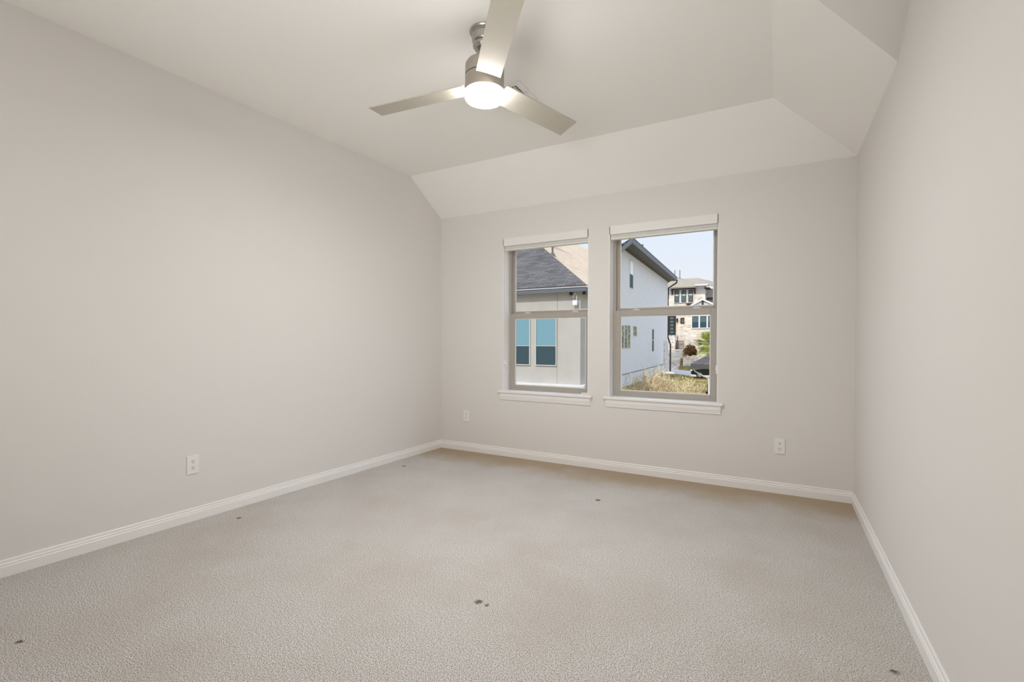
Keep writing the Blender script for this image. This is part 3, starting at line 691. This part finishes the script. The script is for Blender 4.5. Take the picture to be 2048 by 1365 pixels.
# front door with five lights
xa, xb = at(1338.3, 650, YF+0.5).x, at(1350.2, 650, YF+0.5).x; z0, z1 = Z(670, 1344), Z(632, 1344)
MB().box((xa-0.22, YF+0.38, z0), (xb+0.10, YF+0.55, z1+0.12)).build('door_frame', BROWN, fh)
dr = MB().box((xa, YF+0.33, z0), (xb, YF+0.42, z1)).build('front_door', DKMETAL, fh)
for k in range(5):
    za = z0 + (z1-z0)*(0.08 + 0.185*k); MB().box((xa+0.20, YF+0.31, za), (xb-0.20, YF+0.36, za+(z1-z0)*0.11)).build('door_light', WINGREY, dr)
m = MB(); sx = at(1354.3, 640, YF+0.4).x; sz = Z(640, 1354); m.box((sx-0.10, YF+0.25, sz-0.28), (sx+0.10, YF+0.5, sz+0.22)); m.build('wall_lantern', DKMETAL, fh)
xa, xb = X(1361.3), X(1366.6); house_window(fh, (xa, Z(645.5)), (xb, Z(637)), YF+0.5, [(xa, Z(645.5), xb, Z(637), WINGREY)], fr=0.10, depth=0.12, frm=BROWN)
for px, pt_, pb in ((1349.7, 541, 556), (1359.7, 540.5, 557)):
    q = at(px, pb, YF+dy); m = MB(); m.lathe([(0.055, q.z), (0.055, at(px, pt_, YF+dy).z)], (q.x, q.y, 0), seg=8); m.build('flue_pipe', SOFFIT, fh)
# rising front garden: steps, walls, planting
m = MB(); ya, yc = 62.5, 80.0
xk = at(1366, 720, 64.6).x
m.prism([(-30, 66.0, GZ-0.2), (-30, 66.4, -0.95), (-30, yc, -0.9), (-30, yc, GZ-0.2)], (30+xk, 0, 0))
m.prism([(xk, 60.6, GZ-0.2), (xk, 62.4, GZ+0.45), (xk, 62.75, -1.0), (xk, yc, -0.9), (xk, yc, GZ-0.2)], (40, 0, 0))
struct(m.build('ground', LAWN))
def wallbox(name, x0p, x1p, ytop, ybot, Y, dep, ma, label, cat):
    a = at(x0p, ybot, Y); c = at(x1p, ytop, Y)
    o = MB().box((a.x, Y, a.z), (c.x, Y+dep, c.z)).build(name, ma, None, uv=True); return tag(o, label, cat)
r0 = thing('retaining_wall', (at(1351, 738, 64.6).x, 65, GZ), 'tall stone retaining wall block beside the front steps across the street', 'wall')
a = at(1335, 738, 64.6); c = at(1365.5, 702, 64.6); zmid = at(1350, 723, 64.6).z
MB().box((a.x-0.2, 64.6, zmid), (c.x, 65.9, c.z)).build('block_wall', STONE, r0, uv=True)
MB().box((a.x-0.2, 64.5, c.z), (c.x+0.1, 65.9, c.z+0.16)).build('cap', CONC, r0)
MB().box((a.x-0.2, 64.4, a.z-0.4), (c.x+0.05, 65.9, zmid)).build('base_course', STONEG, r0, uv=True)
wallbox('retaining_wall', 1365.8, 1440, 715.5, 736, 62.35, 0.35, STONE, 'low stone retaining wall below the palm and the rusty shrub', 'wall')
xs0, xs1 = at(1334, 690, 66).x - 0.6, at(1351, 690, 66).x
for k in range(6):
    zt = Z(671, 1344) - (k)*(Z(671, 1344)-Z(703, 1344))/6
    MB().box((xs0, 67.4-0.3*k-0.4, -2.0), (xs1, 67.5-0.3*k, zt)).build('step', STONE if k % 2 else STONEG, fh, uv=True)
rl = thing('stair_railing', (at(1360, 695, 65.7).x, 65.7, -0.5), 'dark metal railing at the top of the tall stone retaining wall', 'railing')
xa, xb = at(1351, 690, 65.4).x, at(1368, 690, 65.4).x; z0, z1 = at(1360, 702, 65.4).z, at(1360, 682, 65.4).z
for zz_ in (z1-0.05, z0+0.05): MB().box((xa, 65.38, zz_), (xb, 65.44, zz_+0.05)).build('rail', DKMETAL, rl)
for k in range(12):
    x = xa + (xb-xa)*k/11; MB().box((x-0.022, 65.39, z0-0.05), (x+0.022, 65.43, z1-0.05)).build('baluster', DKMETAL, rl)
MB().tube([(xa, 65.4, z1), (xa-0.25, 66.3, z1+1.3), (xa-0.2, 66.5, z1+1.5)], 0.04, 6).build('handrail', DKMETAL, rl)

# palm, rusty shrub
pc = at(1418, 690, 63.2)
pm = thing('palm', (pc.x, pc.y, -1.0), 'spiky green fan palm in front of the limestone house', 'palm')
m = MB(); m.lathe([(0.28, -1.15), (0.22, pc.z-0.4), (0.3, pc.z)], (pc.x, pc.y, 0), seg=10); m.build('trunk', STRAW, pm)
m = MB()
for i in range(64):
    az = random.uniform(0, 2*math.pi); el = random.uniform(-0.75, 1.35); ln = random.uniform(1.6, 2.25)
    d0 = Vector((math.cos(az)*math.cos(el), math.sin(az)*math.cos(el)*(0.7 if math.sin(az) > 0 else 1.0), math.sin(el)))
    base = pc + d0*ln*0.45; side = d0.cross(Vector((0,0,1))); side = side.normalized() if side.length > 1e-3 else Vector((1,0,0)); upv = side.cross(d0)
    m.tube([pc, base], 0.025, 4)
    for j in range(13):
        a = (j/12-0.5)*2.3; tip = base + (d0*math.cos(a) + side*math.sin(a))*ln*0.62 - Vector((0,0,0.12)); wv = (d0*-math.sin(a) + side*math.cos(a))*0.035
        m.poly([base, (base+tip)/2 + wv + upv*0.02, tip]); m.poly([base, tip, (base+tip)/2 - wv + upv*0.02])
m.build('fronds', GREENP, pm)['kind'] = 'stuff'
def leafy(name, c, rx_, rz_, n, size, ma, label, cat):
    m = MB()
    for i in range(n):
        t = random.uniform(0, 2*math.pi); ph = math.acos(random.uniform(-0.3, 1)); k = random.uniform(0.55, 1.0)
        p = Vector(c) + Vector((rx_*k*math.sin(ph)*math.cos(t), rx_*k*math.sin(ph)*math.sin(t), rz_*k*math.cos(ph)))
        a = Vector((random.gauss(0,1), random.gauss(0,1), random.gauss(0,1))).normalized(); b_ = a.orthogonal().normalized()
        m.poly([p - a*size, p + b_*size*0.5, p + a*size, p - b_*size*0.5])
    m.ico(Vector(c) + Vector((0,0,rz_*0.2)), rx_*0.62, 2, 0.15, (1, 1, rz_/rx_))
    return tag(m.build(name, ma, None, origin=(c[0], c[1], c[2]-rz_*0.3)), label, cat)
sc = at(1380.5, 706, 64.2); leafy('shrub', (sc.x, sc.y, sc.z), 0.9, 1.15, 900, 0.11, REDBR, 'rounded rusty brown shrub beside the palm across the street', 'shrub')

# ---- patio roof at the edge of the second window
pr_ = thing('patio_cover', (1.0, 14.6, GZ), 'dark shingled patio roof on a white post at the right edge of the window', 'patio roof')
e0 = Vector((0.27, 14.0, 0.37)); pp = 0.62
m = MB(); m.prism([e0, e0 + Vector((6, 0, 0)), e0 + Vector((6, 2.4, pp*2.4)), e0 + Vector((2.4, 2.4, pp*2.4))], (0, 0, -0.05)); m.build('front_slope', SHDARK, pr_, uv=True)
m = MB(); m.prism([e0, e0 + Vector((2.4, 2.4, pp*2.4)), e0 + Vector((2.4, 2.6, pp*2.4)), e0 + Vector((0, 5, 0))], (0, 0, -0.05)); m.build('side_slope', SHDARK, pr_, uv=True)
m = MB(); m.box((e0.x, 13.95, 0.20), (6, 14.0, 0.345)); m.box((e0.x-0.01, 14.0, 0.20), (e0.x+0.04, 19, 0.345)); m.build('fascia', PATIOF, pr_)
m = MB(); m.box((e0.x+0.04, 14.0, 0.20), (6, 18.9, 0.24)); m.build('soffit', SOFFIT, pr_)
m = MB(); xa = at(1419, 760, 14.35).x; m.box((xa, 14.3, GZ), (xa+0.17, 14.5, 0.20)); m.build('post', LTSTUCCO, pr_)
m = MB(); q0 = at(1386.5, 736, 14.02); q1 = at(1390, 743, 14.1); q2 = at(1404, 751, 14.2); q3 = at(1416.5, 756.5, 14.27); q3b = Vector((q3.x+0.02, q3.y, q3.z-0.12))
q0 = Vector((max(q0.x, e0.x+0.02), q0.y, 0.21))
m.tube([q0, q1, q2, q3, q3b, Vector((q3b.x, q3b.y, GZ))], 0.028, 8); m.build('downspout', HEADL, pr_, smooth=True)
ch = at(1423, 690, 16.2)
cm = thing('roof_vent', (ch.x, ch.y, 1.1), 'white post with a dark square cap rising past the patio roof', 'vent')
zt = at(1423, 684, 16.2).z
MB().box((ch.x-0.06, ch.y-0.06, GZ), (ch.x+0.06, ch.y+0.06, zt)).build('shaft', LTSTUCCO, cm)
MB().box((ch.x-0.14, ch.y-0.14, zt), (ch.x+0.14, ch.y+0.14, zt+0.09)).build('cap', FASCIA, cm, bevel=0.02)
dp = at(1416.5, 779, 14.8)
m = MB(); m.box((dp.x-0.10, 14.9, GZ), (dp.x+0.1, 15.1, dp.z-0.10)); m.box((dp.x-0.05, 14.93, dp.z-0.10), (dp.x+0.05, 15.05, dp.z+0.20))
tag(m.build('post_lantern', DKMETAL, None, bevel=0.02, origin=(dp.x, 15, GZ)), 'dark garden post lantern standing beside the white patio post', 'lantern')

# ---- parked car
c0 = at(1381, 757, 46.2)
car = thing('parked_car', (c0.x+2.2, 47, GZ), 'black car parked on the pale street, partly behind the patio roof', 'car')
def cz(z): return GZ + 0.02 + z
m = MB(); x0 = c0.x
prof = [(0.05, 0.35), (0.0, 0.62), (0.12, 0.82), (1.15, 0.98), (1.75, 1.42), (3.3, 1.46), (4.1, 1.02), (4.5, 0.95), (4.55, 0.4), (3.95, 0.3), (0.6, 0.3)]
m.prism([(x0+a, 46.25, cz(z)) for a, z in prof], (0, 1.75, 0)); m.build('car_body', CARBLK, car, bevel=0.05)
m = MB(); m.prism([(x0+a, 46.22, cz(z)) for a, z in [(1.38, 1.02), (1.85, 1.36), (3.2, 1.39), (3.8, 1.05)]], (0, 0.1, 0)); m.build('side_window', WINDARK, car)
for xw in (0.85, 3.65):
    m = MB(); m.lathe([(0.2, 46.2), (0.33, 46.2), (0.33, 46.42), (0.2, 46.42)], (x0+xw, 0, cz(0.33)), 'Y', 20); w_ = m.build('wheel', TYRE, car)
    m = MB(); m.lathe([(0.21, 46.19), (0.05, 46.21)], (x0+xw, 0, cz(0.33)), 'Y', 14); m.build('rim', RIM, w_)
m = MB(); m.ico((x0+0.08, 46.35, cz(0.72)), 0.16, 2, 0, (1, 0.8, 0.6)); m.build('headlight', HEADL, car, smooth=True)

# ---- dry winter shrubs between the houses
def bare_shrub(px, top_py, Y, spread, n, label, seed, lean=0.0, tuft=True):
    rnd = random.Random(seed); b0 = at(px, 760, Y); h = at(px, top_py, Y).z - GZ
    m = MB(); tips = MB()
    for i in range(n):
        a = rnd.uniform(0, 2*math.pi); s = spread*math.sqrt(rnd.random()); hh = h*rnd.uniform(0.72, 1.0)
        base = Vector((b0.x + 0.25*s*math.cos(a), Y + 0.25*s*math.sin(a), GZ))
        top = Vector((b0.x + s*math.cos(a) + lean*hh*0.3, Y + s*math.sin(a), GZ + hh))
        mid = (base+top)/2 + Vector((rnd.uniform(-.12,.12), rnd.uniform(-.12,.12), 0.1))
        m.tube([base, mid, top], 0.017, 4, 0.008)
        for j in range(9):
            f = rnd.uniform(0.45, 1.0); p = base + (top-base)*f; d = Vector((rnd.uniform(-.5,.5), rnd.uniform(-.5,.5), rnd.uniform(.25,.8)))*0.42
            m.tube([p, p+d], 0.007, 3, 0.004)
            if tuft:
                for k in range(2 if rnd.random() < 0.6 else 0):
                    q = p + d*rnd.uniform(0.5, 1.05); u_ = Vector((rnd.gauss(0,1), rnd.gauss(0,1), rnd.gauss(0,1))).normalized(); v_ = u_.orthogonal()
                    sz = rnd.uniform(0.02, 0.045); tips.poly([q-u_*sz, q+v_*sz*0.6, q+u_*sz, q-v_*sz*0.6])
    r_ = thing('dry_shrub', (b0.x, Y, GZ), label, 'shrub', 'dry winter shrubs')
    m.build('stems', STRAW, r_)
    if tuft: tips.build('seed_heads', STRAW, r_)['kind'] = 'stuff'
    else: tips.bm.free()
bare_shrub(1257, 745, 17.0, 0.30, 3, 'thin single stalks of dry shrub against the blue shaded wall', 3, -0.5)
bare_shrub(1274, 757, 18.0, 0.45, 22, 'short tuft of dry straw shrub beside the thin stalks', 4)
bare_shrub(1292, 752, 19.0, 0.5, 30, 'broad pale dry shrub in the middle of the shaded wall', 5)
bare_shrub(1309, 735, 22.0, 0.7, 30, 'tallest dry shrub, its pale crown reaching the wall line', 6)
bare_shrub(1336, 748, 20.5, 0.5, 30, 'dry straw shrub below the dark downspout', 8)
bare_shrub(1354, 757, 24.0, 0.8, 16, 'open arching dry shrub in front of the street', 9, 0.6)
bare_shrub(1376, 768, 22.0, 0.8, 22, 'low dry shrub spreading over the lawn near the patio roof', 10, 0.2)
